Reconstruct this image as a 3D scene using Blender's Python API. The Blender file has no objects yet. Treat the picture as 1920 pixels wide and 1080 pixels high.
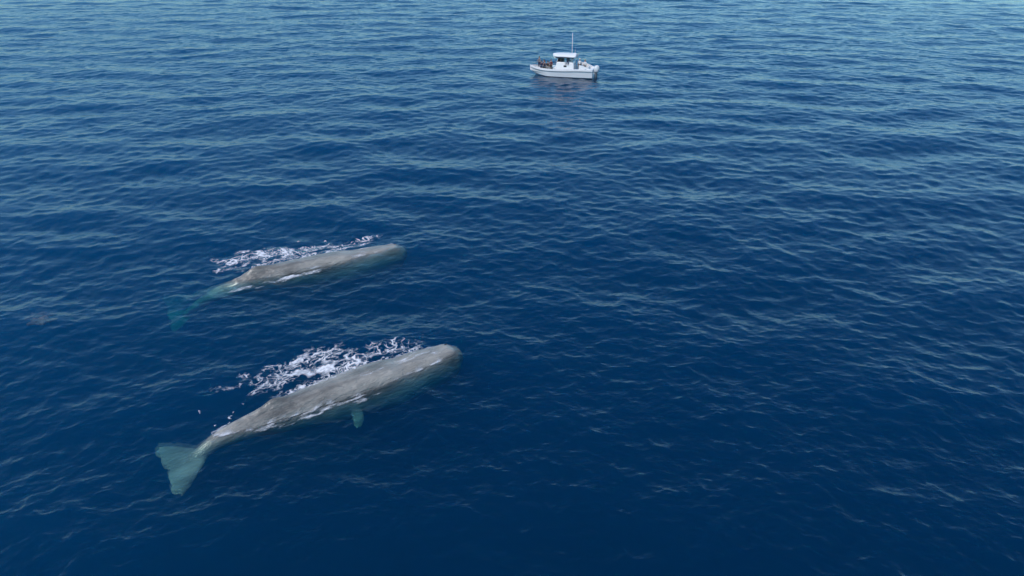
import bpy, bmesh, math, random
import numpy as np
from mathutils import Vector, Matrix
from mathutils.bvhtree import BVHTree

random.seed(7)
rng = np.random.default_rng(11)
SC = bpy.context.scene
COL = SC.collection
R = math.radians

# ------------------------------------------------------------------ camera
CAM_H = 22.0
PITCH = 26.7            # degrees below the horizon
F_PX = 1400.0           # focal length in pixels of a 1920 px wide frame
cd = bpy.data.cameras.new('camera')
cd.sensor_width = 36.0
cd.lens = F_PX / 1920 * 36
cd.clip_end = 12000
cam = bpy.data.objects.new('camera', cd)
cam.location = (0, 0, CAM_H)
cam.rotation_euler = (R(90 - PITCH), 0, 0)
COL.objects.link(cam)
SC.camera = cam

# ------------------------------------------------------------------ sky, sun, exposure
SUN_EL = 50.0
SUN_AZ = -138.0          # degrees clockwise from +Y (camera looks along +Y): behind, to the left
wd = bpy.data.worlds.new('World')
SC.world = wd
wd.use_nodes = True
nt = wd.node_tree
nt.nodes.clear()
sky = nt.nodes.new('ShaderNodeTexSky')
sky.sky_type = 'NISHITA'
sky.sun_disc = False
sky.sun_elevation = R(SUN_EL)
sky.sun_rotation = R(SUN_AZ)
sky.air_density = 1.0
sky.dust_density = 0.6
sky.ozone_density = 0.6
bg = nt.nodes.new('ShaderNodeBackground')
bg.inputs['Strength'].default_value = 0.15
wo = nt.nodes.new('ShaderNodeOutputWorld')
tint = nt.nodes.new('ShaderNodeMix')
tint.data_type = 'RGBA'
tint.blend_type = 'MULTIPLY'
tint.inputs['Factor'].default_value = 1
tint.inputs['B'].default_value = (0.62, 0.98, 1.14, 1)
nt.links.new(sky.outputs[0], tint.inputs['A'])
nt.links.new(tint.outputs['Result'], bg.inputs[0])
nt.links.new(bg.outputs[0], wo.inputs[0])

sl = bpy.data.lights.new('sun', 'SUN')
sl.energy = 2.9
sl.angle = R(0.5)
sl.color = (1.0, 0.90, 0.85)
so = bpy.data.objects.new('sun', sl)
COL.objects.link(so)
sd = Vector((math.sin(R(SUN_AZ)) * math.cos(R(SUN_EL)), math.cos(R(SUN_AZ)) * math.cos(R(SUN_EL)), math.sin(R(SUN_EL))))
so.rotation_euler = sd.to_track_quat('Z', 'Y').to_euler()
so.location = sd * 100

SC.view_settings.view_transform = 'Standard'
SC.view_settings.look = 'None'
SC.view_settings.gamma = 1
SC.view_settings.exposure = 0.0
SC.view_settings.use_curve_mapping = False

SC.render.engine = 'CYCLES'
cy = SC.cycles
cy.max_bounces = 8
cy.diffuse_bounces = 3
cy.glossy_bounces = 3
cy.transmission_bounces = 4
cy.volume_bounces = 2
cy.transparent_max_bounces = 16
cy.caustics_reflective = False
cy.caustics_refractive = False
cy.use_denoising = True
cy.sample_clamp_indirect = 4.0


# ------------------------------------------------------------------ helpers
def on_plane(px, py, z=0.0):
    """the point at height z that the photograph (1920x1080) shows at px, py: used to measure positions"""
    a = R(PITCH)
    fx, fy = (px - 960) / F_PX, (540 - py) / F_PX
    d = Vector((fx, math.cos(a) + fy * math.sin(a), -math.sin(a) + fy * math.cos(a)))
    t = (z - CAM_H) / d.z
    return Vector((d.x * t, d.y * t, z))


def link(name, me, mat=None, parent=None, smooth=False):
    o = bpy.data.objects.new(name, me)
    COL.objects.link(o)
    if mat is not None:
        me.materials.clear()
        me.materials.append(mat)
    if smooth:
        me.polygons.foreach_set('use_smooth', [True] * len(me.polygons))
    if parent is not None:
        o.parent = parent
    return o


def from_bm(name, bm, mat=None, parent=None, smooth=False):
    bmesh.ops.recalc_face_normals(bm, faces=bm.faces)
    me = bpy.data.meshes.new(name)
    bm.to_mesh(me)
    bm.free()
    return link(name, me, mat, parent, smooth)


def tag(o, label=None, cat=None, group=None, kind=None):
    if label: o['label'] = label
    if cat: o['category'] = cat
    if group: o['group'] = group
    if kind: o['kind'] = kind
    return o


def empty(name, loc, rz=0.0):
    o = bpy.data.objects.new(name, None)
    o.empty_display_size = 0.2
    o.location = loc
    o.rotation_euler = (0, 0, rz)
    COL.objects.link(o)
    return o


def material(name, color, rough=0.5, metal=0.0, var=0.12, scale=3.0, bump=0.0, bump_scale=20.0, coat=0.0):
    m = bpy.data.materials.new(name)
    m.use_nodes = True
    n = m.node_tree
    b = n.nodes['Principled BSDF']
    b.inputs['Roughness'].default_value = rough
    b.inputs['Metallic'].default_value = metal
    b.inputs['Coat Weight'].default_value = coat
    tc = n.nodes.new('ShaderNodeTexCoord')
    no = n.nodes.new('ShaderNodeTexNoise')
    no.inputs['Scale'].default_value = scale
    no.inputs['Detail'].default_value = 6
    n.links.new(tc.outputs['Object'], no.inputs['Vector'])
    r = n.nodes.new('ShaderNodeValToRGB')
    r.color_ramp.elements[0].position = 0.3
    r.color_ramp.elements[1].position = 0.7
    r.color_ramp.elements[0].color = (*[c * (1 - var) for c in color], 1)
    r.color_ramp.elements[1].color = (*[min(1, c * (1 + var)) for c in color], 1)
    n.links.new(no.outputs['Fac'], r.inputs[0])
    n.links.new(r.outputs[0], b.inputs['Base Color'])
    if bump:
        n2 = n.nodes.new('ShaderNodeTexNoise')
        n2.inputs['Scale'].default_value = bump_scale
        n.links.new(tc.outputs['Object'], n2.inputs['Vector'])
        bp = n.nodes.new('ShaderNodeBump')
        bp.inputs['Strength'].default_value = bump
        bp.inputs['Distance'].default_value = 0.02
        n.links.new(n2.outputs['Fac'], bp.inputs['Height'])
        n.links.new(bp.outputs[0], b.inputs['Normal'])
    return m


# ------------------------------------------------------------------ the sea: a spectrum of wind waves
def wave_tile(L, N, kmin, kmax, peak, wind_dirs, slope_rms, seed, power=4.0):
    g = np.random.default_rng(seed)
    k = 2 * np.pi * np.fft.fftfreq(N, L / N)
    kx, ky = np.meshgrid(k, k, indexing='xy')
    kk = np.hypot(kx, ky)
    kk[0, 0] = 1
    kp = 2 * np.pi / peak
    S = kk ** (-power) * np.exp(-1.25 * (kp / kk) ** 2)
    D = np.zeros_like(kk)
    for ang, w, sp in wind_dirs:
        c = (kx * math.sin(R(ang)) + ky * math.cos(R(ang))) / kk
        D += w * np.clip(np.abs(c), 0, 1) ** sp
    S = S * D
    S[(kk < kmin) | (kk >= kmax)] = 0
    S[0, 0] = 0
    amp = np.sqrt(S) * (g.normal(size=kk.shape) + 1j * g.normal(size=kk.shape))
    h = np.fft.ifft2(amp).real
    sx = np.fft.ifft2(1j * kx * amp).real
    sy = np.fft.ifft2(1j * ky * amp).real
    s = slope_rms / math.sqrt((sx ** 2 + sy ** 2).mean())
    dx = np.fft.ifft2(1j * kx / kk * amp).real * s
    dy = np.fft.ifft2(1j * ky / kk * amp).real * s
    return L, N, h * s, dx, dy


# wind_dirs: degrees of the travel direction from +Y, weight, narrowness
TILES = [
    (wave_tile(211.0, 1024, 0.05, 2 * np.pi / 5.0, 16.0, [(-12, 1, 5), (25, .6, 4)], 0.056, 3, 3.6), 1.0, 1e9),
    (wave_tile(97.0, 1024, 2 * np.pi / 5.0, 2 * np.pi / 1.2, 2.2, [(-30, .9, 2), (28, 1, 2), (0, .8, 0)], 0.078, 5), 1.15, 900.),
    (wave_tile(23.7, 1024, 2 * np.pi / 1.2, 2 * np.pi / 0.14, 1.2, [(-30, .8, 2), (26, .9, 2), (0, .8, 0)], 0.150, 8), 1.0, 300.),
]


def sample(tile, x, y):
    L, N, h, dx, dy = tile
    u = (x / L * N) % N
    v = (y / L * N) % N
    i = np.floor(u).astype(int); j = np.floor(v).astype(int)
    fu = u - i; fv = v - j
    i %= N; j %= N
    i2 = (i + 1) % N; j2 = (j + 1) % N
    w00 = (1 - fu) * (1 - fv); w10 = fu * (1 - fv); w01 = (1 - fu) * fv; w11 = fu * fv
    return [a[j, i] * w00 + a[j, i2] * w10 + a[j2, i] * w01 + a[j2, i2] * w11 for a in (h, dx, dy)]


def waves(x, y):
    D = np.hypot(x, y)
    H = np.zeros_like(x); DX = np.zeros_like(x); DY = np.zeros_like(x)
    for t, chop, reach in TILES:
        f = 1.0 / (1.0 + (D / reach) ** 4)
        a, b, c = sample(t, x, y)
        H += a * f; DX += chop * b * f; DY += chop * c * f
    return H, DX, DY


def sea_height(x, y):
    qx, qy = x.copy(), y.copy()
    for _ in range(4):
        H, dx, dy = waves(qx, qy)
        qx = x - dx; qy = y - dy
    return waves(qx, qy)[0]


def radii():
    r, out = 2.5, []
    while r < 6000:
        out.append(r)
        if r < 17: d = 0.4
        elif r < 230:
            d = min(max((r * r + CAM_H ** 2) / CAM_H / 747 * 0.75, 0.07), 0.30)
        else:
            d = 0.30 + (r - 230) * 0.03
        r += d
    return np.array(out)


def angles():
    fine = np.arange(-0.90, 0.90, 0.0020)
    rest = np.linspace(0.90, 2 * np.pi - 0.90, 150)[:-1]
    return np.concatenate([fine, rest])


def sea_material():
    m = bpy.data.materials.new('sea_water')
    m.use_nodes = True
    n = m.node_tree
    n.nodes.clear()
    N = n.nodes.new
    out = N('ShaderNodeOutputMaterial')
    geo = N('ShaderNodeNewGeometry')
    noise = N('ShaderNodeTexNoise')
    noise.inputs['Scale'].default_value = 5.0
    noise.inputs['Detail'].default_value = 3
    noise.inputs['Roughness'].default_value = 0.6
    n.links.new(geo.outputs['Position'], noise.inputs['Vector'])
    bp = N('ShaderNodeBump')
    bp.inputs['Strength'].default_value = 0.7
    bp.inputs['Distance'].default_value = 0.02
    n.links.new(noise.outputs['Fac'], bp.inputs['Height'])
    dot = N('ShaderNodeVectorMath'); dot.operation = 'DOT_PRODUCT'
    n.links.new(bp.outputs[0], dot.inputs[0])
    n.links.new(geo.outputs['Incoming'], dot.inputs[1])
    ab = N('ShaderNodeMath'); ab.operation = 'ABSOLUTE'; n.links.new(dot.outputs['Value'], ab.inputs[0])
    om = N('ShaderNodeMath'); om.operation = 'SUBTRACT'; om.inputs[0].default_value = 1; om.use_clamp = True
    n.links.new(ab.outputs[0], om.inputs[1])
    pw = N('ShaderNodeMath'); pw.operation = 'POWER'; pw.inputs[1].default_value = 5.0
    n.links.new(om.outputs[0], pw.inputs[0])
    ma = N('ShaderNodeMath'); ma.operation = 'MULTIPLY_ADD'; ma.inputs[1].default_value = 0.99; ma.inputs[2].default_value = 0.008
    n.links.new(pw.outputs[0], ma.inputs[0])
    tr = N('ShaderNodeBsdfTransparent')
    gl = N('ShaderNodeBsdfGlossy')
    gl.inputs['Roughness'].default_value = 0.11
    n.links.new(bp.outputs[0], gl.inputs['Normal'])
    rf = N('ShaderNodeBsdfRefraction')
    rf.inputs['IOR'].default_value = 1.12
    rf.inputs['Roughness'].default_value = 0.12
    n.links.new(bp.outputs[0], rf.inputs['Normal'])
    thru = N('ShaderNodeMixShader')
    thru.inputs[0].default_value = 0.3
    n.links.new(tr.outputs[0], thru.inputs[1]); n.links.new(rf.outputs[0], thru.inputs[2])
    mx = N('ShaderNodeMixShader')
    n.links.new(ma.outputs[0], mx.inputs[0])
    n.links.new(thru.outputs[0], mx.inputs[1])
    n.links.new(gl.outputs[0], mx.inputs[2])
    n.links.new(mx.outputs[0], out.inputs['Surface'])
    ab_ = N('ShaderNodeVolumeAbsorption')
    # absorption of clear sea water, red first
    ab_.inputs['Color'].default_value = (0.28, 0.860, 0.900, 1)
    ab_.inputs['Density'].default_value = 0.60
    sc = N('ShaderNodeVolumeScatter')
    sc.inputs['Color'].default_value = (0.02, 0.37, 1.0, 1)
    sc.inputs['Density'].default_value = 0.150
    sc.inputs['Anisotropy'].default_value = 0.6
    ad = N('ShaderNodeAddShader')
    n.links.new(ab_.outputs[0], ad.inputs[0])
    n.links.new(sc.outputs[0], ad.inputs[1])
    n.links.new(ad.outputs[0], out.inputs['Volume'])
    return m


def build_sea():
    rr, aa = radii(), angles()
    nr, na = len(rr), len(aa)
    Rg, Ag = np.meshgrid(rr, aa, indexing='ij')
    x = (Rg * np.sin(Ag)).ravel(); y = (Rg * np.cos(Ag)).ravel()
    H, DX, DY = waves(x, y)
    back = np.abs(((Ag.ravel() + np.pi) % (2 * np.pi)) - np.pi) > 0.92
    H[back] *= 0.5
    DX[back] = 0; DY[back] = 0
    v = np.stack([x + DX, y + DY, H], 1)
    depth = 90.0
    ringb = v[(nr - 1) * na:].copy(); ringb[:, 2] = -depth
    v = np.vstack([v, ringb, [[0, 0, v[:na, 2].mean()]], [[0, 0, -depth]]])
    ctop, cbot = nr * na + na, nr * na + na + 1
    i = np.arange(nr)[:, None] * na
    j = np.arange(na)[None, :]
    j2 = (j + 1) % na
    a = i + j; b = i + j2            # rows 0..nr-1 incl. the skirt row (nr)
    c = i + na + j2; d = i + na + j
    quads = np.stack([a, b, c, d], -1).reshape(-1, 4)
    jj = np.arange(na); jn = (jj + 1) % na
    top = np.stack([np.full(na, ctop), jn, jj], 1)
    bot = np.stack([np.full(na, cbot), nr * na + jj, nr * na + jn], 1)
    me = bpy.data.meshes.new('sea')
    nq, ntri = len(quads), 2 * na
    me.vertices.add(len(v)); me.vertices.foreach_set('co', v.ravel())
    loops = np.concatenate([quads.ravel(), top.ravel(), bot.ravel()])
    me.loops.add(len(loops)); me.loops.foreach_set('vertex_index', loops)
    me.polygons.add(nq + ntri)
    ls = np.concatenate([np.arange(nq) * 4, nq * 4 + np.arange(ntri) * 3])
    me.polygons.foreach_set('loop_start', ls)
    me.polygons.foreach_set('use_smooth', np.ones(nq + ntri, dtype=bool))
    me.update(); me.validate()
    print('sea verts', len(v))
    o = link('sea_water', me, sea_material())
    tag(o, 'deep blue open sea with small wind ripples all around the whales', None, kind='structure')
    return o


sea = build_sea()


# ------------------------------------------------------------------ whales
def skin_material():
    m = bpy.data.materials.new('whale_skin')
    m.use_nodes = True
    n = m.node_tree
    N = n.nodes.new
    b = n.nodes['Principled BSDF']
    b.inputs['Roughness'].default_value = 0.30
    b.inputs['Coat Weight'].default_value = 0.5
    b.inputs['Coat Roughness'].default_value = 0.2
    tc = N('ShaderNodeTexCoord')
    mp = N('ShaderNodeMapping'); mp.inputs['Scale'].default_value = (0.35, 1.2, 1.2)
    n.links.new(tc.outputs['Object'], mp.inputs['Vector'])
    n1 = N('ShaderNodeTexNoise'); n1.inputs['Scale'].default_value = 1.3; n1.inputs['Detail'].default_value = 5; n1.inputs['Roughness'].default_value = 0.5
    n.links.new(mp.outputs[0], n1.inputs['Vector'])
    r = N('ShaderNodeValToRGB')
    e = r.color_ramp.elements
    e[0].position = 0.30; e[0].color = (0.105, 0.095, 0.085, 1)
    e[1].position = 0.72; e[1].color = (0.39, 0.36, 0.32, 1)
    n.links.new(n1.outputs['Fac'], r.inputs[0])
    n2 = N('ShaderNodeTexNoise'); n2.inputs['Scale'].default_value = 7; n2.inputs['Detail'].default_value = 5; n2.inputs['Distortion'].default_value = 1.2
    n.links.new(mp.outputs[0], n2.inputs['Vector'])
    r2 = N('ShaderNodeValToRGB')
    r2.color_ramp.elements[0].position = 0.60; r2.color_ramp.elements[0].color = (0, 0, 0, 1)
    r2.color_ramp.elements[1].position = 0.78; r2.color_ramp.elements[1].color = (.35, .35, .35, 1)
    n.links.new(n2.outputs['Fac'], r2.inputs[0])
    mix = N('ShaderNodeMix'); mix.data_type = 'RGBA'
    n.links.new(r2.outputs[0], mix.inputs['Factor'])
    n.links.new(r.outputs[0], mix.inputs['A'])
    mix.inputs['B'].default_value = (0.48, 0.45, 0.42, 1)
    n.links.new(mix.outputs['Result'], b.inputs['Base Color'])
    w = N('ShaderNodeTexNoise'); w.inputs['Scale'].default_value = 4.2; w.inputs['Detail'].default_value = 4; w.inputs['Distortion'].default_value = 0.8
    n.links.new(mp.outputs[0], w.inputs['Vector'])
    bp = N('ShaderNodeBump'); bp.inputs['Strength'].default_value = 1.0; bp.inputs['Distance'].default_value = 0.13
    n.links.new(w.outputs['Fac'], bp.inputs['Height'])
    n.links.new(bp.outputs[0], b.inputs['Normal'])
    return m


SKIN = skin_material()
EYE = material('whale_eye', (0.015, 0.013, 0.012), 0.15)
SLIT = material('blowhole_dark', (0.03, 0.027, 0.025), 0.5)


def interp(tab, s):
    t = np.array(tab)
    # smooth (cubic Hermite) interpolation of a table of (s, value)
    xs, ys = t[:, 0], t[:, 1]
    m = np.gradient(ys, xs)
    i = np.clip(np.searchsorted(xs, s) - 1, 0, len(xs) - 2)
    h = xs[i + 1] - xs[i]
    u = np.clip((s - xs[i]) / h, 0, 1)
    return ((2 * u ** 3 - 3 * u ** 2 + 1) * ys[i] + (u ** 3 - 2 * u ** 2 + u) * h * m[i]
            + (-2 * u ** 3 + 3 * u ** 2) * ys[i + 1] + (u ** 3 - u ** 2) * h * m[i + 1])


HALF_W = [(0, .64), (.012, .82), (.04, .92), (.10, 1.02), (.18, 1.14), (.27, 1.22), (.36, 1.24), (.46, 1.19), (.56, 1.06),
          (.66, .87), (.76, .66), (.85, .51), (.92, .40), (.97, .36), (1, .26)]
HALF_H = [(0, .66), (.012, .95), (.04, 1.10), (.10, 1.20), (.18, 1.26), (.27, 1.30), (.36, 1.28), (.46, 1.22), (.56, 1.08),
          (.66, .90), (.76, .66), (.85, .50), (.92, .36), (.97, .20), (1, .10)]


def build_whale(name, head, tail, back_z, size, bend, hump, flip_s, flip_drop, fluke_roll=0.0, label='', fluke_pitch=0.0):
    """head, tail: ground points of the nose and the fluke notch; back_z: table (s, height of the back over the water)"""
    head, tail = Vector(head), Vector(tail)
    L = (head - tail).length
    ax = (head - tail).normalized()
    side = Vector((-ax.y, ax.x, 0))           # to the whale's left
    def frame(s):
        # s 0 = nose, 1 = fluke notch
        c = head - ax * (s * L) + side * float(interp(bend, s))
        hh = float(interp(HALF_H, s)) * size
        c.z = float(interp(back_z, s)) - hh
        return c
    verts, faces = [], []
    NS, NA = 150, 56
    ss = np.concatenate([np.linspace(0, .06, 16)[:-1], np.linspace(.06, 1, NS - 15)])
    for si, s in enumerate(ss):
        c = frame(s)
        c2 = frame(min(1, s + .004)); c1 = frame(max(0, s - .004))
        T = (c1 - c2).normalized()
        Y = Vector((0, 0, 1)).cross(T).normalized()
        Z = T.cross(Y).normalized()
        if s < .05: T = ax.copy(); Y = side.copy(); Z = Vector((0, 0, 1))
        w = float(interp(HALF_W, s)) * size; h = float(interp(HALF_H, s)) * size
        p = 3.0 if s < .3 else 3.0 - .9 * min(1, (s - .3) / .3)      # squarish head, rounder body
        for a in range(NA):
            th = 2 * math.pi * a / NA
            cx, sz = math.cos(th), math.sin(th)
            u = math.copysign(abs(cx) ** (2 / p), cx); v = math.copysign(abs(sz) ** (2 / p), sz)
            y = w * u; z = h * v
            if s < .26:                         # head narrows towards the lower jaw
                k = (1 - s / .26)
                if v < 0: y *= 1 - .55 * k * (-v) ** 1.2
                if v < 0 and s < .03: z *= .96
            if s > .7:                          # tail stock: keel above and below
                k = min(1, (s - .7) / .25)
                y *= 1 - .35 * k * abs(v) ** 2
            up = max(0.0, v) * math.exp(-(u / .35) ** 2)
            # low rounded dorsal hump falling off steeply behind, then small knuckles
            d = (s - hump)
            z += up * size * .40 * (math.exp(-(d / .055) ** 2) if d < 0 else math.exp(-(d / .034) ** 2))
            z += up * size * .10 * sum(math.exp(-((s - hump - .045 - .035 * q) / .011) ** 2) * (1 - .2 * q) for q in range(4))
            # a shallow dip of the nape behind the head, shoulder swell
            z -= max(0, v) * size * .10 * math.exp(-((s - .235) / .035) ** 2)
            # the nostril bulge on the left front
            z += size * .07 * max(0, v) * math.exp(-((s - .035) / .02) ** 2) * math.exp(-((u - .3) / .4) ** 2)
            # long low wrinkles of the hide behind the head
            if s > .24:
                z += .012 * size * math.sin(s * 160 + 3 * math.sin(th * 2 + s * 30)) * max(0, math.sin(th * .5)) * min(1, (s - .24) * 8) * (1 - min(1, max(0, (s - .7) * 4)))
            P = c + T * 0 + Y * y + Z * z
            verts.append(P)
    for i in range(len(ss) - 1):
        for a in range(NA):
            b = (a + 1) % NA
            faces.append((i * NA + a, i * NA + b, (i + 1) * NA + b, (i + 1) * NA + a))
    # rounded nose cap
    base = 0
    prev = list(range(NA))
    c0 = frame(0)
    for k, (f, q) in enumerate([(.10, .93), (.17, .80), (.22, .58), (.245, .3)]):
        cur = []
        for a in range(NA):
            P = verts[a]
            rel = P - c0
            cur.append(len(verts)); verts.append(c0 + rel * q + ax * f * size * (1 + .0 * k))
        for a in range(NA):
            b = (a + 1) % NA
            faces.append((prev[b], prev[a], cur[a], cur[b]))
        prev = cur
    faces.append(tuple(prev))
    last = (len(ss) - 1) * NA
    faces.append(tuple(last + a for a in range(NA))[::-1])

    # a blade: sections across the span, joined later by remeshing
    def blade(stations):
        base = len(verts)
        M = 14
        for le, te, th in stations:
            ch = te - le
            up = Vector((0, 0, 1))
            for q in range(M):
                a = 2 * math.pi * q / M
                f = (1 - math.cos(a)) / 2
                verts.append(le + ch * f + up * (th * math.sin(a) * (1 - .55 * f) + 0))
        for i in range(len(stations) - 1):
            for q in range(M):
                q2 = (q + 1) % M
                faces.append((base + i * M + q, base + i * M + q2, base + (i + 1) * M + q2, base + (i + 1) * M + q))
        faces.append(tuple(base + q for q in range(M))[::-1])
        faces.append(tuple(base + (len(stations) - 1) * M + q for q in range(M)))

    ct = frame(.985)
    for sg in (1, -1):
        st = []
        for t in np.linspace(0, 1, 16):
            span = 2.2 * size * t
            lead = (1.15 - 1.75 * t ** 1.25 - .22 * max(0, t - .85) * 5) * size            # along +ax
            trail = (-.95 - .30 * t ** .8 + .05 * math.sin(t * math.pi) ** 2 + .10 * (1 - t) ** 10) * size
            if t > .9: trail = lead - (.9 - .55 * (t - .9) * 10) * .45 * size
            z = math.sin(R(fluke_roll)) * span * sg - .10 * t * t * size
            pitch = fluke_pitch
            le = ct + ax * lead + side * (sg * span) + Vector((0, 0, z + pitch * lead))
            te = ct + ax * trail + side * (sg * span) + Vector((0, 0, z - .02 + pitch * trail))
            te = te - ax * (.05 * math.sin(t * 5 + sg)) * size
            le = le + ax * (.02 * math.sin(t * 6 + 2 + sg)) * size
            st.append((le, te, (.17 - .12 * t) * size))
        blade(st)
    # flippers: broad paddles
    for sg in (1, -1):
        cf = frame(flip_s)
        st = []
        for t in np.linspace(0, 1, 12):
            span = (.75 + (1.75 - flip_drop) * t) * size
            drop = (-.30 - flip_drop * t) * size
            wdt = .72 * (.36 + .14 * math.sin(t * 2.4) - .26 * max(0, t - .75) * 3.2) * size
            mid = cf + side * (sg * span) + Vector((0, 0, drop)) - ax * (.55 * t * size)
            st.append((mid + ax * wdt, mid - ax * wdt, (.13 - .07 * t) * size))
        blade(st)
    # slim lower jaw under the head
    st = []
    for t in np.linspace(0, 1, 10):
        s = .035 + .2 * t
        c = frame(s); c.z -= float(interp(HALF_H, s)) * size * .96
        wj = (.10 + .22 * t) * size
        st.append((c + side * wj, c - side * wj, (.10 + .10 * t) * size))
    blade(st)

    mid = (head + tail) / 2
    org = Vector((mid.x, mid.y, 0))
    ang = math.atan2(ax.y, ax.x)
    inv = Matrix.Rotation(-ang, 4, 'Z') @ Matrix.Translation(-org)
    bm = bmesh.new()
    bv = [bm.verts.new(inv @ p) for p in verts]
    for f in faces:
        try: bm.faces.new([bv[i] for i in f])
        except ValueError: pass
    bmesh.ops.triangulate(bm, faces=[f for f in bm.faces if len(f.verts) > 4])
    bmesh.ops.recalc_face_normals(bm, faces=bm.faces)
    me = bpy.data.meshes.new(name)
    bm.to_mesh(me); bm.free()
    tmp = bpy.data.objects.new('tmp', me)
    COL.objects.link(tmp)
    md = tmp.modifiers.new('r', 'REMESH'); md.mode = 'VOXEL'; md.voxel_size = 0.055
    m2 = tmp.modifiers.new('s', 'SMOOTH'); m2.factor = .5; m2.iterations = 3
    dg = bpy.context.evaluated_depsgraph_get()
    me2 = bpy.data.meshes.new_from_object(tmp.evaluated_get(dg))
    me2.name = name
    bpy.data.objects.remove(tmp)
    body = link(name, me2, SKIN, smooth=True)
    body.location = org
    body.rotation_euler = (0, 0, ang)
    tag(body, label, 'whale', 'two sperm whales swimming side by side')
    bpy.context.view_layer.update()
    # eyes and blowhole: small children
    inv3 = body.matrix_world.inverted()
    for sg in (1, -1):
        c = frame(.215); c += side * sg * float(interp(HALF_W, .215)) * size * .93; c.z -= .52 * size
        b = bmesh.new(); bmesh.ops.create_uvsphere(b, u_segments=12, v_segments=8, radius=.06 * size)
        e = from_bm('eye', b, EYE, body, True); e.location = inv3 @ c
    c = frame(.035); c.z += float(interp(HALF_H, .035)) * size * 1.0 + .05 * size; c += side * .26 * size
    b = bmesh.new(); bmesh.ops.create_uvsphere(b, u_segments=16, v_segments=8, radius=1)
    e = from_bm('blowhole', b, SLIT, body, True)
    e.scale = (.17 * size, .035 * size, .03 * size); e.rotation_euler = (0, 0, .35)
    e.location = inv3 @ c
    me = body.data
    n = len(me.vertices); co = np.empty(n * 3); me.vertices.foreach_get('co', co)
    MW = body.matrix_world
    pts = [MW @ Vector(p) for p in co.reshape(-1, 3)]
    polys = [tuple(p.vertices) for p in me.polygons]
    print(name, n, len(polys))
    return body, BVHTree.FromPolygons(pts, polys), (head, tail, ax, side, L)


near_whale, near_bvh, NW = build_whale(
    'sperm_whale', on_plane(853, 651), on_plane(334, 850, -.35),
    [(0, .02), (.03, .20), (.08, .28), (.2, .34), (.32, .42), (.45, .44), (.6, .40), (.7, .30), (.8, .16), (.88, -.05), (.95, -.55), (1, -.85)],
    0.94, [(0, -.1), (.2, .05), (.4, .18), (.6, .2), (.8, .1), (1, -.1)], .70, .42, .62, fluke_roll=0,
    label='sperm whale nearest the camera, with green submerged tail flukes and one flipper showing', fluke_pitch=.05)
far_whale, far_bvh, FW = build_whale(
    'sperm_whale', on_plane(754, 459), on_plane(325, 548, 0),
    [(0, -.16), (.03, .06), (.08, .16), (.2, .24), (.32, .36), (.45, .40), (.6, .38), (.68, .20), (.76, -.18), (.85, -.85), (.93, -1.9), (1, -3.1)],
    0.80, [(0, -.1), (.2, .0), (.4, .1), (.6, .12), (.8, .45), (.9, 1.3), (1, 2.4)], .665, .36, 1.5, fluke_roll=0,
    label='sperm whale farther from the camera, its tail sunk out of sight below the water', fluke_pitch=.10)


# ------------------------------------------------------------------ foam
def hash2(i, j, k):
    h = (i * 374761393 + j * 668265263 + k * 1442695041) & 0xffffffff
    h = ((h ^ (h >> 13)) * 1274126177) & 0xffffffff
    h = h ^ (h >> 16)
    return (h & 0xffffff) / 0xffffff


def vnoise(x, y, k=0):
    i = np.floor(x).astype(np.int64); j = np.floor(y).astype(np.int64)
    fx = x - i; fy = y - j
    fx = fx * fx * (3 - 2 * fx); fy = fy * fy * (3 - 2 * fy)
    a = hash2(i, j, k); b = hash2(i + 1, j, k); c = hash2(i, j + 1, k); d = hash2(i + 1, j + 1, k)
    return (a * (1 - fx) + b * fx) * (1 - fy) + (c * (1 - fx) + d * fx) * fy


def fbm(x, y, k=0, o=4):
    s = 0; a = .5
    for q in range(o):
        s = s + a * vnoise(x * 2 ** q + 17.3 * q, y * 2 ** q - 9.1 * q, k + q); a *= .5
    return s / (1 - .5 ** o)


def cells(x, y, k=0):
    i = np.floor(x).astype(np.int64); j = np.floor(y).astype(np.int64)
    f1 = np.full(x.shape, 9.0); f2 = np.full(x.shape, 9.0)
    for di in (-1, 0, 1):
        for dj in (-1, 0, 1):
            cx = i + di; cyy = j + dj
            px = cx + hash2(cx, cyy, k + 5); py = cyy + hash2(cx, cyy, k + 9)
            d = np.hypot(px - x, py - y)
            n1 = d < f1
            f2 = np.where(n1, f1, np.minimum(f2, d)); f1 = np.where(n1, d, f1)
    return f1, f2


def foam_material():
    m = bpy.data.materials.new('sea_foam')
    m.use_nodes = True
    n = m.node_tree
    n.nodes.clear()
    N = n.nodes.new
    out = N('ShaderNodeOutputMaterial')
    at = N('ShaderNodeAttribute'); at.attribute_name = 'cover'
    df = N('ShaderNodeBsdfDiffuse'); df.inputs['Color'].default_value = (0.78, 0.79, 0.84, 1)
    geo = N('ShaderNodeNewGeometry')
    no = N('ShaderNodeTexNoise'); no.inputs['Scale'].default_value = 22; no.inputs['Detail'].default_value = 4
    n.links.new(geo.outputs['Position'], no.inputs['Vector'])
    bp = N('ShaderNodeBump'); bp.inputs['Strength'].default_value = 1; bp.inputs['Distance'].default_value = .05
    n.links.new(no.outputs['Fac'], bp.inputs['Height']); n.links.new(bp.outputs[0], df.inputs['Normal'])
    tr = N('ShaderNodeBsdfTransparent')
    mx = N('ShaderNodeMixShader')
    n.links.new(at.outputs['Fac'], mx.inputs[0])
    n.links.new(tr.outputs[0], mx.inputs[1]); n.links.new(df.outputs[0], mx.inputs[2])
    n.links.new(mx.outputs[0], out.inputs['Surface'])
    return m


FOAM = foam_material()


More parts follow.
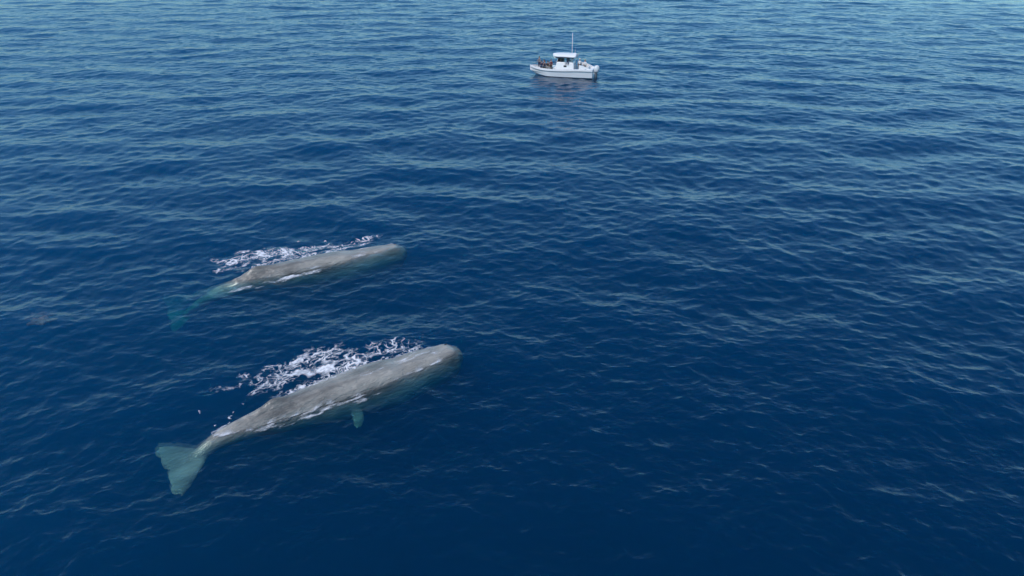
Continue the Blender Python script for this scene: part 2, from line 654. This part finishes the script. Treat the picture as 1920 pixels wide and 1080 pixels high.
def build_foam(name, label, bvh, WF, blobs, flecks, res=0.028, seed=1):
    """blobs: (px, py, radius along whale m, radius across m, strength, turn degrees, kind)"""
    head, tail, ax, side, L = WF
    cs = [(on_plane(px, py, .25 if kind == 'skin' else 0.0), ra, rc, st, tw, kind) for px, py, ra, rc, st, tw, kind in blobs]
    a0 = min((c - tail).dot(ax) - max(ra, rc) for c, ra, rc, *_ in cs) - .3
    a1 = max((c - tail).dot(ax) + max(ra, rc) for c, ra, rc, *_ in cs) + .3
    c0 = min((c - tail).dot(side) - max(ra, rc) for c, ra, rc, *_ in cs) - .3
    c1 = max((c - tail).dot(side) + max(ra, rc) for c, ra, rc, *_ in cs) + .3
    A, C = np.meshgrid(np.arange(a0, a1, res), np.arange(c0, c1, res), indexing='ij')
    sh = A.shape
    X = tail.x + A * ax.x + C * side.x
    Y = tail.y + A * ax.y + C * side.y
    dens = np.zeros(sh); solid = np.zeros(sh)
    for c, ra, rc, st, tw, kind in cs:
        da = (X - c.x) * ax.x + (Y - c.y) * ax.y
        dc = (X - c.x) * side.x + (Y - c.y) * side.y
        t = R(tw)
        u = (da * math.cos(t) + dc * math.sin(t)) / ra; v = (-da * math.sin(t) + dc * math.cos(t)) / rc
        e = st * np.exp(-(u * u + v * v) ** 1.3)
        if kind == 'lace': dens = np.maximum(dens, e)
        else: solid = np.maximum(solid, e)
    wx = A + .6 * (fbm(A * 1.3, C * 1.3, seed) - .5) * 2; wy = C + .55 * (fbm(A * 1.3, C * 1.3, seed + 20) - .5) * 2
    nz = fbm(A * 1.6, C * 2.2, seed + 40, 5)
    nf = fbm(A * 9, C * 11, seed + 60, 3)
    def ridge(fx, fy, k, o=3):
        t = 0; a = 1; tot = 0
        for q in range(o):
            t = t + a * (1 - np.abs(2 * vnoise(wx * fx * 2 ** q + 5 * q, wy * fy * 2 ** q, k + q) - 1)); tot += a; a *= .5
        return t / tot
    r1 = ridge(1.1, 1.5, seed + 5, 1); r2 = ridge(2.6, 3.6, seed + 15, 1)
    f1, f2 = cells(wx * 2.1, wy * 2.8, seed)
    e1 = 1 - (f2 - f1) / (.03 + .40 * np.clip(nz - .25, 0, 1))
    spots = np.clip((vnoise(A * 7.5, C * 9, seed + 90) - .74) * 6, 0, 1)
    lace = np.clip((r1 - .87) * 11, 0, 1) + .8 * np.clip((r2 - .88) * 10, 0, 1) * np.clip((nz - .42) * 6, 0, 1) + .9 * np.clip(e1, 0, 1) + .7 * spots * np.clip(dens * 2 - .2, 0, 1)
    gate = np.clip((dens - .25 + 1.8 * (nz - .50)) * 1.9, 0, 1) * np.clip(dens * 4 - .25, 0, 1)
    veil = np.clip(dens * 2 - .3, 0, 1) * np.clip((nz - .40) * 2, 0, 1) * .16
    streak = fbm(A * 2.2, C * 8.0, seed + 80, 5)
    # water washing along the flanks: a broken white line where skin leaves the sea
    cst = 4
    Ac, Cc = A[::cst, ::cst], C[::cst, ::cst]
    Xc, Yc = X[::cst, ::cst], Y[::cst, ::cst]
    hs = sea_height(Xc.ravel(), Yc.ravel()).reshape(Ac.shape)
    gap = np.full(Ac.shape, -1.0)
    for i in range(Ac.shape[0]):
        for j in range(Ac.shape[1]):
            hit = bvh.ray_cast(Vector((Xc[i, j], Yc[i, j], 3)), Vector((0, 0, -1)))
            if hit[0] is not None: gap[i, j] = hit[0].z - hs[i, j]
    ii = np.clip(np.arange(sh[0]) / cst, 0, Ac.shape[0] - 1.001); jj = np.clip(np.arange(sh[1]) / cst, 0, Ac.shape[1] - 1.001)
    i0 = ii.astype(int)[:, None]; j0 = jj.astype(int)[None, :]; fi_ = (ii - ii.astype(int))[:, None]; fj_ = (jj - jj.astype(int))[None, :]
    G = (gap[i0, j0] * (1 - fi_) * (1 - fj_) + gap[i0 + 1, j0] * fi_ * (1 - fj_) + gap[i0, j0 + 1] * (1 - fi_) * fj_ + gap[i0 + 1, j0 + 1] * fi_ * fj_)
    edge = np.exp(-((G + .02) / .10) ** 2)
    wash = edge * np.clip((streak - .44) * 4, 0, 1) * np.clip((fbm(A * .9, C * .9, seed + 33, 2) - .36) * 4, 0, 1) * .75
    sol = np.clip((solid + 2.8 * (streak - .5) - .60) * 1.0, 0, 1) * np.clip(.15 + .9 * nf + .7 * np.clip(lace, 0, 1), 0, 1) * np.clip(solid * 3 - .5, 0, 1) * .85
    cov = np.clip(lace, 0, 1.2) * gate * np.clip(.30 + 1.1 * nf, 0, 1)
    cov = np.clip(np.maximum.reduce([cov, veil, sol, wash]), 0, 1)
    for px, py, r in flecks:
        c = on_plane(px, py)
        d = np.hypot((X - c.x) + .22 * (nf - .5), (Y - c.y) * .8 + .22 * (fbm(A * 7, C * 7, seed + 70, 2) - .5))
        cov = np.maximum(cov, np.clip(1.3 * (1 - d / r), 0, 1))
    keep = cov > .045
    fk = keep[:-1, :-1] | keep[1:, :-1] | keep[:-1, 1:] | keep[1:, 1:]
    fi, fj = np.nonzero(fk)
    idx = np.arange(sh[0] * sh[1]).reshape(sh)
    q = np.stack([idx[fi, fj], idx[fi + 1, fj], idx[fi + 1, fj + 1], idx[fi, fj + 1]], 1)
    used, invi = np.unique(q.ravel(), return_inverse=True)
    x = X.ravel()[used]; y = Y.ravel()[used]
    z = sea_height(x, y)
    wz = np.full(len(x), -9.0)
    down = Vector((0, 0, -1))
    for k in range(len(x)):
        hit = bvh.ray_cast(Vector((x[k], y[k], 3)), down)
        if hit[0] is not None: wz[k] = hit[0].z
    cv = cov.ravel()[used] ** .85
    z = np.maximum(z, wz) + .012 + .035 * cv * nf.ravel()[used]
    me = bpy.data.meshes.new(name)
    me.from_pydata(np.stack([x, y, z], 1).tolist(), [], invi.reshape(-1, 4).tolist())
    at = me.attributes.new('cover', 'FLOAT', 'POINT')
    at.data.foreach_set('value', np.clip(cv, 0, 1).astype(np.float32))
    print(name, len(me.polygons))
    o = link(name, me, FOAM, smooth=True)
    tag(o, label, 'foam', kind='stuff')
    return o


build_foam('sea_foam', 'lacy white foam behind and over the nearest whale', near_bvh, NW, [
    (560, 690, 2.4, 1.15, 1.0, 0, 'lace'), (650, 686, 1.8, 1.0, .95, 0, 'lace'), (515, 708, 1.6, .95, .95, 0, 'lace'),
    (730, 656, 1.7, .80, 1.05, 0, 'lace'), (450, 718, 1.2, .7, .55, 0, 'lace'), (610, 708, 2.4, .40, 1.15, 0, 'lace'), (600, 720, 2.4, .42, 1.25, 0, 'lace'), (700, 684, 1.6, .30, 1.1, 0, 'lace'), (760, 668, 1.3, .35, 1.1, 0, 'lace'),
    (600, 757, 1.9, .36, .95, 2, 'skin'), (655, 738, .9, .25, .8, 0, 'skin'), (520, 783, 1.6, .35, .7, 0, 'skin'),
    (775, 670, 1.2, .34, 1.0, 0, 'skin'), (815, 662, .35, .35, .6, 40, 'skin'), (700, 702, 1.0, .2, .7, 0, 'skin'),
    (690, 735, 1.0, .22, .6, 0, 'skin'), (620, 712, 1.2, .16, .6, 0, 'skin'), (450, 800, .9, .2, .6, 0, 'skin'),
], [(372, 772, .09), (362, 770, .06), (376, 790, .07), (384, 806, .10), (380, 800, .06), (368, 781, .05), (430, 780, .09), (428, 790, .07), (305, 813, .09), (304, 822, .07), (401, 797, .05),
    (531, 909, .10), (700, 899, .10), (702, 904, .06), (326, 923, .10), (392, 812, .07), (455, 757, .05), (437, 770, .05)], seed=3)
build_foam('sea_foam', 'lacy white foam behind and over the farther whale', far_bvh, FW, [
    (455, 482, 1.8, 1.2, 1.0, 0, 'lace'), (500, 476, 1.6, 1.1, 1.0, 0, 'lace'), (550, 474, 1.7, .95, 1.0, 0, 'lace'), (605, 462, 1.2, .55, 1.0, 0, 'lace'),
    (680, 448, 1.3, .5, 1.1, 0, 'lace'), (435, 500, 1.2, .45, .8, 0, 'lace'), (580, 479, 2.2, .40, 1.3, 0, 'lace'), (500, 496, 1.6, .4, 1.1, 0, 'lace'), (650, 462, 1.4, .3, 1.2, 0, 'lace'), (640, 458, 1.4, .3, .9, 0, 'lace'),
    (555, 509, 2.2, .28, 1.2, 2, 'skin'), (520, 518, 1.2, .25, .9, 0, 'skin'), (645, 470, 1.0, .2, 1.0, 0, 'skin'),
    (450, 534, .9, .35, .9, 0, 'skin'), (475, 532, .8, .2, .8, 0, 'skin'), (685, 464, .6, .14, .9, 0, 'skin'),
], [(560, 452, .1), (610, 449, .1)], seed=9)

# ------------------------------------------------------------------ the boat
WHITE = material('white_gelcoat', (0.80, 0.79, 0.80), 0.25, var=.03, scale=1.2, coat=.4)
DECK = material('nonskid_deck', (0.55, 0.55, 0.54), 0.8, var=.10, scale=6, bump=.3, bump_scale=90)
STRIPE = material('grey_rub_rail', (0.16, 0.17, 0.19), 0.5)
METAL = material('stainless_tube', (0.62, 0.62, 0.63), 0.22, metal=1.0, var=.03)
GLASS = material('tinted_window', (0.03, 0.04, 0.05), 0.06, var=.1)
VINYL = material('white_vinyl', (0.70, 0.69, 0.67), 0.5, var=.05)
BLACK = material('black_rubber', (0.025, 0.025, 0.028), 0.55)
COWL = material('pale_cowling', (0.62, 0.64, 0.66), 0.25, coat=.5, var=.04)
SHADE_NAVY = material('navy_shade', (0.03, 0.05, 0.12), 0.8, var=.2)  # dark colour standing in for the shade beneath the canopy


def box_bm(bm, x0, x1, y0, y1, z0, z1, bev=.02, taper=1.0, shear=0.0):
    b2 = bmesh.new()
    r = bmesh.ops.create_cube(b2, size=1)
    for v in b2.verts:
        t = v.co.z + .5
        k = 1 + (taper - 1) * t
        v.co = Vector(((x0 + x1) / 2 + (x1 - x0) * v.co.x * k + shear * t, (y0 + y1) / 2 + (y1 - y0) * v.co.y * k, z0 + (z1 - z0) * t))
    if bev:
        bmesh.ops.bevel(b2, geom=b2.edges[:], offset=bev, segments=2, affect='EDGES', profile=.5)
    me = bpy.data.meshes.new('t'); b2.to_mesh(me); b2.free()
    bm.from_mesh(me); bpy.data.meshes.remove(me)


def tube_bm(bm, pts, r, n=8):
    pts = [Vector(p) for p in pts]
    rings = []
    for i, p in enumerate(pts):
        t = (pts[min(i + 1, len(pts) - 1)] - pts[max(i - 1, 0)]).normalized()
        a = t.orthogonal().normalized()
        if i and rings:
            a = (prev_a - t * prev_a.dot(t)).normalized()
        prev_a = a
        b = t.cross(a)
        rr = r[i] if isinstance(r, (list, tuple)) else r
        rings.append([bm.verts.new(p + (a * math.cos(2 * math.pi * k / n) + b * math.sin(2 * math.pi * k / n)) * rr) for k in range(n)])
    for i in range(len(rings) - 1):
        for k in range(n):
            bm.faces.new((rings[i][k], rings[i][(k + 1) % n], rings[i + 1][(k + 1) % n], rings[i + 1][k]))
    bm.faces.new(rings[0][::-1]); bm.faces.new(rings[-1])


def loft_bm(bm, rings, close=True, caps=True):
    vs = [[bm.verts.new(p) for p in r] for r in rings]
    n = len(rings[0])
    for i in range(len(vs) - 1):
        for k in range(n if close else n - 1):
            k2 = (k + 1) % n
            bm.faces.new((vs[i][k], vs[i][k2], vs[i + 1][k2], vs[i + 1][k]))
    if caps:
        bm.faces.new(vs[0][::-1]); bm.faces.new(vs[-1])
    return vs


def part(name, fn, mat, parent, smooth=False):
    bm = bmesh.new()
    fn(bm)
    return from_bm(name, bm, mat, parent, smooth)


def sheer_z(x):
    return float(interp([(-4.8, 1.20), (-2.5, 1.20), (0, 1.10), (3, 1.10), (5, 1.28)], x))


def beam(x):
    return float(interp([(-4.8, 1.50), (-2.5, 1.68), (0, 1.74), (2, 1.62), (3.5, 1.15), (4.5, .50), (5, .06)], x))


bp_ = on_plane(1054, 140.3)
BZ = 0.0
boat = empty('motor_boat', (bp_.x, bp_.y, BZ), R(180 - 15))
tag(boat, 'white whale watching boat with hard canopy and tall antenna, people aboard', 'boat')


def hull(bm):
    rings = []
    for x in np.linspace(-4.8, 5, 40):
        x = float(x); b = beam(x); zs = sheer_z(x)
        f = max(0, (x - 2) / 3)
        keel = -.55 + .75 * f ** 2.2
        chz = -.02 + .42 * f ** 1.5
        chb = b * (.86 - .30 * f)
        kx = x - .55 * f ** 2            # raked stem
        zi = .56
        t = .13 if b > .3 else b * .35
        L_ = [Vector((kx, 0, keel)), Vector((x - .3 * f * f, chb, chz)), Vector((x, b * (.97 - .05 * f), zs - .30)), Vector((x, b, zs - .27)), Vector((x, b, zs)),
              Vector((x, b - t, zs + .015)), Vector((x, b - t - .02, zi))]
        Rr = [Vector((p.x, -p.y, p.z)) for p in L_[::-1]][:-1]
        rings.append(L_ + Rr)
    loft_bm(bm, rings)


def deck(bm):
    rings = []
    for x in np.linspace(-4.72, 4.55, 30):
        x = float(x); b = max(.03, beam(x) - .14)
        z = .60 + (.14 if x > 2.2 else 0)
        rings.append([Vector((x, b, z)), Vector((x, -b, z)), Vector((x, -b, .50)), Vector((x, b, .50))])
    loft_bm(bm, rings)


part('hull', hull, WHITE, boat)
part('deck', deck, DECK, boat)
for sg in (1, -1):
    part('rub_rail', lambda bm: tube_bm(bm, [(x, sg * (beam(x) + .015), sheer_z(x) - .28) for x in np.linspace(-4.75, 4.85, 36)], .028, 6), STRIPE, boat, True)
# transom and engine well, sloping down aft
part('stern_bulkhead', lambda bm: box_bm(bm, -4.75, -4.1, -1.34, 1.34, .58, 1.10, .04), WHITE, boat)
part('engine_bracket', lambda bm: box_bm(bm, -5.02, -4.79, -.75, .75, .10, .62, .04), WHITE, boat)
for sg in (1, -1):
    def wing(bm, sg=sg):
        y0, y1 = (1.24, 1.40) if sg > 0 else (-1.40, -1.24)
        rings = []
        for x, z in ((-4.6, 1.16), (-4.1, 1.42), (-3.4, 1.66), (-2.75, 1.80)):
            rings.append([Vector((x, y0, .9)), Vector((x, y1, .9)), Vector((x, y1, z)), Vector((x, y0, z))])
        loft_bm(bm, rings)
    part('side_coaming', wing, WHITE, boat)

# console cabin with windows
cab = part('cabin', lambda bm: (box_bm(bm, -1.95, 1.0, -.92, .92, .58, 2.02, .10, .88, -.08)), WHITE, boat)
part('cabin_front', lambda bm: box_bm(bm, .95, 1.75, -.85, .85, .66, 1.25, .12, .86, -.12), WHITE, boat)
for sg in (1, -1):
    part('porthole', lambda bm: box_bm(bm, -.8, -.35, sg * .87 - .015, sg * .87 + .015, 1.32, 1.56, .01), GLASS, cab)
ws = part('windshield', lambda bm: box_bm(bm, .70, .76, -.80, .80, 2.00, 2.50, .01, .95, -.22), GLASS, boat)
part('windshield_frame', lambda bm: (tube_bm(bm, [(.74, -.82, 2.0), (.52, -.78, 2.52), (.52, .78, 2.52), (.74, .82, 2.0)], .03, 6)), WHITE, ws)
part('steering_seat', lambda bm: (box_bm(bm, -1.5, -1.0, -.75, -.15, 2.0, 2.15, .04), box_bm(bm, -1.56, -1.42, -.75, -.15, 2.15, 2.5, .04)), VINYL, boat)
part('steering_seat', lambda bm: (box_bm(bm, -1.5, -1.0, .15, .75, 2.0, 2.15, .04), box_bm(bm, -1.56, -1.42, .15, .75, 2.15, 2.5, .04)), VINYL, boat)


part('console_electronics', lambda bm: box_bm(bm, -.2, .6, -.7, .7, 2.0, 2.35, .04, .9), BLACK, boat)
part('under_canopy_shade', lambda bm: box_bm(bm, -1.9, .9, -1.0, 1.0, 2.62, 2.80, .03), SHADE_NAVY, boat)  # dark box added as the shadowed band under the canopy, no real fitting
# canopy: rounded, narrowing forwards, slightly crowned
def canopy(bm):
    rings = []
    for x in np.linspace(-2.15, 1.40, 22):
        x = float(x)
        k = (x + 2.15) / 3.55
        w = 1.42 * (1 - max(0, (k - .70) / .30) ** 1.8 * .75)
        w *= min(1, .86 + k * 2)
        z = 2.88 + .05 * math.sin(k * 3) - .10 * max(0, k - .85) * 4
        up = []
        for q in np.linspace(-1, 1, 13):
            up.append(Vector((x, w * float(q), z + .30 * (1 - abs(float(q)) ** 2.4))))
        dn = [Vector((p.x, p.y * .97, z - .10 + .06 * (1 - abs(p.y / w) ** 2))) for p in up[::-1]]
        rings.append(up + dn)
    loft_bm(bm, rings)


can = part('canopy', canopy, WHITE, boat, False)
for x, y, xb in ((1.0, .82, .95), (1.0, -.82, .95), (-.6, .92, -.6), (-.6, -.92, -.6), (-2.05, .95, -2.2), (-2.05, -.95, -2.2)):
    part('canopy_post', lambda bm: tube_bm(bm, [(xb, y * 1.0, 1.62), (x, y, 2.84)], .032, 8), METAL, boat, True)
part('antenna', lambda bm: tube_bm(bm, [(-1.45, .2, 3.05), (-1.45, .2, 3.5), (-1.44, .2, 6.15)], [.045, .040, .030], 8), WHITE, boat, True)
part('antenna', lambda bm: tube_bm(bm, [(-1.75, -.6, 3.0), (-1.85, -.6, 4.0)], [.02, .010], 6), WHITE, boat, True)
def dome(bm):
    bmesh.ops.create_uvsphere(bm, u_segments=20, v_segments=10, radius=.24)
    for v in bm.verts: v.co = Vector((v.co.x - 1.85, v.co.y + .1, v.co.z * .6 + 3.18))
part('radar_dome', dome, WHITE, boat, True)
part('radar_mount', lambda bm: box_bm(bm, -2.0, -1.7, -.03, .23, 2.98, 3.10, .02), STRIPE, boat)
for y in (-.9, -.45, 0, .45, .9):
    part('rod_holder', lambda bm: tube_bm(bm, [(-2.22, y, 2.80), (-2.40, y, 3.15)], .028, 8), METAL, boat, True)
# bow seats, hatch, anchor gear
part('bow_seat', lambda bm: box_bm(bm, 1.8, 3.2, .72, 1.10, .72, 1.02, .05), VINYL, boat)
part('bow_seat', lambda bm: box_bm(bm, 1.8, 3.2, -1.10, -.72, .72, 1.02, .05), VINYL, boat)
part('bow_seat', lambda bm: box_bm(bm, 3.35, 4.05, -.42, .42, .72, 1.0, .08), VINYL, boat)
part('deck_hatch', lambda bm: box_bm(bm, 2.2, 2.8, -.3, .3, .742, .775, .01), WHITE, boat)
part('anchor_roller', lambda bm: box_bm(bm, 4.7, 5.22, -.05, .05, 1.20, 1.27, .01), METAL, boat)
part('stern_seat', lambda bm: (box_bm(bm, -4.05, -3.55, -.95, .95, .60, 1.0, .05), box_bm(bm, -4.12, -3.98, -.95, .95, 1.0, 1.45, .04)), VINYL, boat)
for sg in (1, -1):
    r_ = part('bow_rail', lambda bm: tube_bm(bm, [(x, sg * max(.05, beam(x) - .07), sheer_z(x) + .34 * min(1, (x - 1.5) * 2 + .1)) for x in np.linspace(1.5, 4.75, 18)], .02, 6), METAL, boat, True)
    for x in (2.0, 2.8, 3.6, 4.3):
        part('stanchion', lambda bm: tube_bm(bm, [(x, sg * (beam(x) - .07), sheer_z(x)), (x, sg * (beam(x) - .07), sheer_z(x) + .34)], .014, 6), METAL, r_, True)
    part('mooring_cleat', lambda bm: box_bm(bm, -3.9, -3.65, sg * (beam(-3.8) - .07) - .03, sg * (beam(-3.8) - .07) + .03, sheer_z(-3.8) + .01, sheer_z(-3.8) + .06, .01), METAL, boat)
    part('mooring_cleat', lambda bm: box_bm(bm, 3.9, 4.12, sg * (beam(4) - .06) - .03, sg * (beam(4) - .06) + .03, sheer_z(4) + .01, sheer_z(4) + .06, .01), METAL, boat)
part('swim_ladder', lambda bm: [tube_bm(bm, [(-5.0, y, 1.05), (-5.15, y, 1.25), (-5.28, y, .9), (-5.30, y, -.3)], .018, 6) for y in (-1.12, -.82)] + [tube_bm(bm, [(-5.29, -1.12, z), (-5.29, -.82, z)], .015, 6) for z in (.7, .4, .1)], METAL, boat, True)
# outboard motors
for y in (-.38, .38):
    om = part('outboard_motor', lambda bm: box_bm(bm, -5.28, -4.98, y - .07, y + .07, -.55, .75, .03), STRIPE, boat)
    def cowl(bm, y=y):
        rings = []
        for z, l, w, dx in ((.72, .26, .17, 0), (.80, .34, .22, 0), (1.05, .38, .24, .0), (1.35, .36, .23, .03), (1.50, .28, .18, .05), (1.56, .14, .09, .06)):
            rings.append([Vector((-5.22 + dx + l * math.cos(a) * (1 if abs(math.cos(a)) < .9 else .98), y + w * math.sin(a), z)) for a in np.linspace(0, 2 * math.pi, 20, endpoint=False)])
        loft_bm(bm, rings)
    part('cowling', cowl, COWL, om, True)
    part('motor_clamp', lambda bm: box_bm(bm, -5.08, -4.93, y - .13, y + .13, .35, .78, .02), STRIPE, om)

# ------------------------------------------------------------------ people aboard
HAIRM = [material('dark_hair', (.03, .02, .015), .6), material('brown_hair', (.09, .05, .03), .6), material('fair_hair', (.32, .22, .12), .6)]
SKINM = material('human_skin', (.45, .27, .19), .55, var=.06)


def skinned(name, joints, edges, mat, parent, sub=1):
    me = bpy.data.meshes.new(name)
    me.from_pydata([j[0] for j in joints], edges, [])
    o = bpy.data.objects.new('t', me); COL.objects.link(o)
    md = o.modifiers.new('s', 'SKIN')
    for i, j in enumerate(joints):
        me.skin_vertices[0].data[i].radius = (j[1], j[2] if len(j) > 2 else j[1])
        me.skin_vertices[0].data[i].use_root = (i == 0)
    ss = o.modifiers.new('u', 'SUBSURF'); ss.levels = sub; ss.render_levels = sub
    dg = bpy.context.evaluated_depsgraph_get()
    m2 = bpy.data.meshes.new_from_object(o.evaluated_get(dg))
    m2.name = name
    bpy.data.objects.remove(o)
    return link(name, m2, mat, parent, True)


def person(loc, face, pose, shirt, trousers, hair, label, hat=None, lean=0.0, arm='down'):
    """loc: in the boat's own coordinates, face: degrees from the bow"""
    MWb = Matrix.Translation((bp_.x, bp_.y, BZ)) @ Matrix.Rotation(R(165), 4, 'Z')
    p = MWb @ Vector(loc)
    root = empty('person', p, R(165 + face))
    tag(root, label, 'person', 'people aboard the whale watching boat')
    sit = pose == 'sit'
    hip = .46 if sit else .92
    kx = .44 if sit else .02
    V = lambda x, y, z: (x + lean * (z - hip) if z > hip else x, y, z)
    top = hip + .52
    J = [(V(0, 0, hip), .15, .12), (V(0, 0, hip + .2), .14, .11), (V(0, 0, hip + .40), .17, .12), (V(0, 0, top), .07, .07), (V(.01, 0, top + .07), .055), (V(.015, 0, top + .15), .075, .09), (V(.01, 0, top + .25), .075, .09)]
    E = [(0, 1), (1, 2), (2, 3), (3, 4), (4, 5), (5, 6)]
    arms, legs = {}, {}
    for sg in (1, -1):
        b = len(J)
        if arm == 'down': el, wr, hd = (.02, .25, hip + .16), (.10, .24, hip - .06), (.13, .23, hip - .15)
        elif arm == 'rail': el, wr, hd = (.12, .27, hip + .18), (.36, .22, hip + .16), (.44, .20, hip + .15)
        elif arm == 'camera': el, wr, hd = (.20, .22, hip + .22), (.30, .10, hip + .48), (.30, .06, hip + .56)
        else: el, wr, hd = (.08, .24, hip + .17), (.30, .16, hip + .06), (.38, .14, hip + .06)
        J += [(V(0, sg * .17, hip + .45), .055), (V(el[0], sg * el[1], el[2]), .042), (V(wr[0], sg * wr[1], wr[2]), .030), (V(hd[0], sg * hd[1], hd[2]), .036, .02)]
        E += [(2, b), (b, b + 1), (b + 1, b + 2), (b + 2, b + 3)]
        # fingers and thumb
        tip = Vector((hd[0], sg * hd[1], hd[2])); wv = Vector((wr[0], sg * wr[1], wr[2])); d = (tip - wv).normalized()
        sd_ = d.orthogonal().normalized()
        for f in range(4):
            J.append((V(*(tip + sd_ * (.03 - .02 * f) + d * (.07 + .012 * (f in (1, 2))))), .009)); E.append((b + 3, len(J) - 1))
        J.append((V(*(wv + d * .06 + sd_ * .055)), .010)); E.append((b + 2, len(J) - 1))
        arms[sg] = [J[b], J[b + 1], J[b + 2]]
        c = len(J)
        if sit:
            J += [(V(.05, sg * .10, hip - .02), .095), (V(kx, sg * .12, hip + .02), .065), (V(kx + .04, sg * .12, .08), .042), (V(kx + .17, sg * .13, .03), .04, .03)]
        else:
            J += [(V(0, sg * .10, hip - .06), .095), (V(.03, sg * .11, .48), .062), (V(-.02, sg * .11, .08), .042), (V(.12, sg * .13, .03), .04, .03)]
        E += [(0, c), (c, c + 1), (c + 1, c + 2), (c + 2, c + 3)]
        legs[sg] = [J[c], J[c + 1], J[c + 2]]
    body = skinned('body', J, E, SKINM, root)
    # face: nose and ears as small raised features, eyes as dark spots
    hx, hz = V(.015, 0, top + .20)[0], top + .20
    def nose(bm):
        bmesh.ops.create_cone(bm, segments=6, radius1=.018, radius2=.006, depth=.05)
        for v in bm.verts: v.co = Vector((v.co.x + hx + .092, v.co.y, v.co.z + hz - .01))
    part('nose', nose, SKINM, body)
    for sg in (1, -1):
        def ear(bm):
            bmesh.ops.create_uvsphere(bm, u_segments=6, v_segments=4, radius=.025)
            for v in bm.verts: v.co = Vector((v.co.x + hx, v.co.y * .4 + sg * .078, v.co.z + hz))
        part('ear', ear, SKINM, body)
        def eye(bm):
            bmesh.ops.create_uvsphere(bm, u_segments=6, v_segments=4, radius=.011)
            for v in bm.verts: v.co = Vector((v.co.x + hx + .078, v.co.y + sg * .032, v.co.z + hz + .02))
        part('eye', eye, BLACK, body)
    g = lambda j, e: (j[0], j[1] + e, (j[2] if len(j) > 2 else j[1]) + e)
    sj = [g(J[1], .03), g(J[2], .022), g(J[0], .03), (V(0, 0, hip + .47), .10, .09)]
    se = [(0, 1), (0, 2), (1, 3)]
    for sg in (1, -1):
        b = len(sj); a = arms[sg]
        sj += [g(a[0], .02), g(a[1], .018)]
        se += [(1, b), (b, b + 1)]
    skinned('shirt', sj, se, shirt, root)
    tj = [g(J[0], .022)]; te = []
    for sg in (1, -1):
        b = len(tj); l = legs[sg]
        end = g(l[2], .022)
        tj += [g(l[0], .018), g(l[1], .018), end]
        te += [(0, b), (b, b + 1), (b + 1, b + 2)]
    skinned('trousers', tj, te, trousers, root)
    def hairf(bm):
        bmesh.ops.create_uvsphere(bm, u_segments=14, v_segments=10, radius=.108)
        for v in bm.verts:
            v.co = Vector((v.co.x * 1.02 + hx - .016, v.co.y * .92, v.co.z * 1.08 + hz + .035))
            if v.co.x > hx + .045 and v.co.z < hz + .07: v.co.x = hx + .045
            if v.co.z < hz - .03: v.co.z = hz - .03
    part('hair', hairf, HAIRM[hair], root, True)
    if hat is not None:
        def hatf(bm):
            bmesh.ops.create_uvsphere(bm, u_segments=14, v_segments=8, radius=.118)
            for v in bm.verts:
                v.co = Vector((v.co.x + hx - .01, v.co.y * .95, max(0, v.co.z) + hz + .055))
            box_bm(bm, hx + .06, hx + .19, -.07, .07, hz + .055, hz + .068, .005)
        part('cap', hatf, hat, root, True)
    return root


def cloth(name, c): return material(name, c, .85, var=.18, scale=9)
NAVY = cloth('navy_cloth', (.018, .028, .075)); DARK = cloth('black_cloth', (.02, .02, .024)); GREY = cloth('grey_cloth', (.16, .16, .17))
WHT = cloth('white_cloth', (.74, .73, .72)); SLATE = cloth('slate_blue_cloth', (.07, .10, .18)); TAN = cloth('tan_cloth', (.30, .22, .15)); MAR = cloth('maroon_cloth', (.10, .02, .03))

DK, BD = .60, .74     # main deck and bow deck
person((3.65, -.30, BD), 75, 'stand', GREY, NAVY, 1, 'person in grey standing at the far rail of the bow', arm='rail')
person((3.05, -.85, BD - .05), 80, 'sit', SLATE, DARK, 0, 'person in slate blue on the far bow seat', arm='lap')
person((3.05, .72, BD + .05), 100, 'sit', NAVY, NAVY, 0, 'person in navy seated nearest the bow on the near side', arm='rail', lean=.15)
person((2.55, .74, BD + .05), 95, 'sit', NAVY, DARK, 1, 'person in dark navy top in the middle of the near bow seat', arm='camera', hat=DARK)
person((2.05, .74, BD + .05), 85, 'sit', DARK, GREY, 0, 'person in black at the cabin end of the near bow seat', arm='lap', lean=.1)
person((1.55, .95, DK), 95, 'stand', MAR, DARK, 1, 'person in maroon standing in front of the cabin', arm='rail')
person((.35, .62, 1.36), 90, 'stand', DARK, DARK, 0, 'person in black behind the windshield under the canopy front', arm='down')
person((-.95, .45, 1.66), 90, 'sit', GREY, SLATE, 1, 'person in grey seated under the middle of the canopy', arm='lap')
person((-2.72, .55, DK + .25), 95, 'stand', WHT, DARK, 0, 'person in white shirt and dark trousers standing behind the canopy', hat=WHT, arm='down')
person((-3.4, -.2, DK), 110, 'stand', WHT, GREY, 2, 'person in white shirt and grey trousers in the stern cockpit', arm='rail')

# ------------------------------------------------------------------ a reddish scrap drifting under the surface at the left edge
c = on_plane(77, 601, -.7)
bm = bmesh.new()
bmesh.ops.create_icosphere(bm, subdivisions=4, radius=1)
for v in bm.verts:
    n = v.co.copy()
    k = 1 + .35 * math.sin(n.x * 4 + 1) * math.sin(n.y * 5) + .2 * math.sin(n.x * 9 + n.y * 7)
    v.co = Vector((n.x * .62 * k, n.y * .50 * k, n.z * .10 * k + .05 * math.sin(n.x * 6)))
scrap = from_bm('drifting_scrap', bm, material('reddish_scrap', (.30, .13, .15), .8, var=.35, scale=5), None, True)
scrap.location = c
scrap.rotation_euler = (0, 0, .5)
tag(scrap, 'small reddish brown patch drifting just under the surface at the left edge', 'drifting debris')
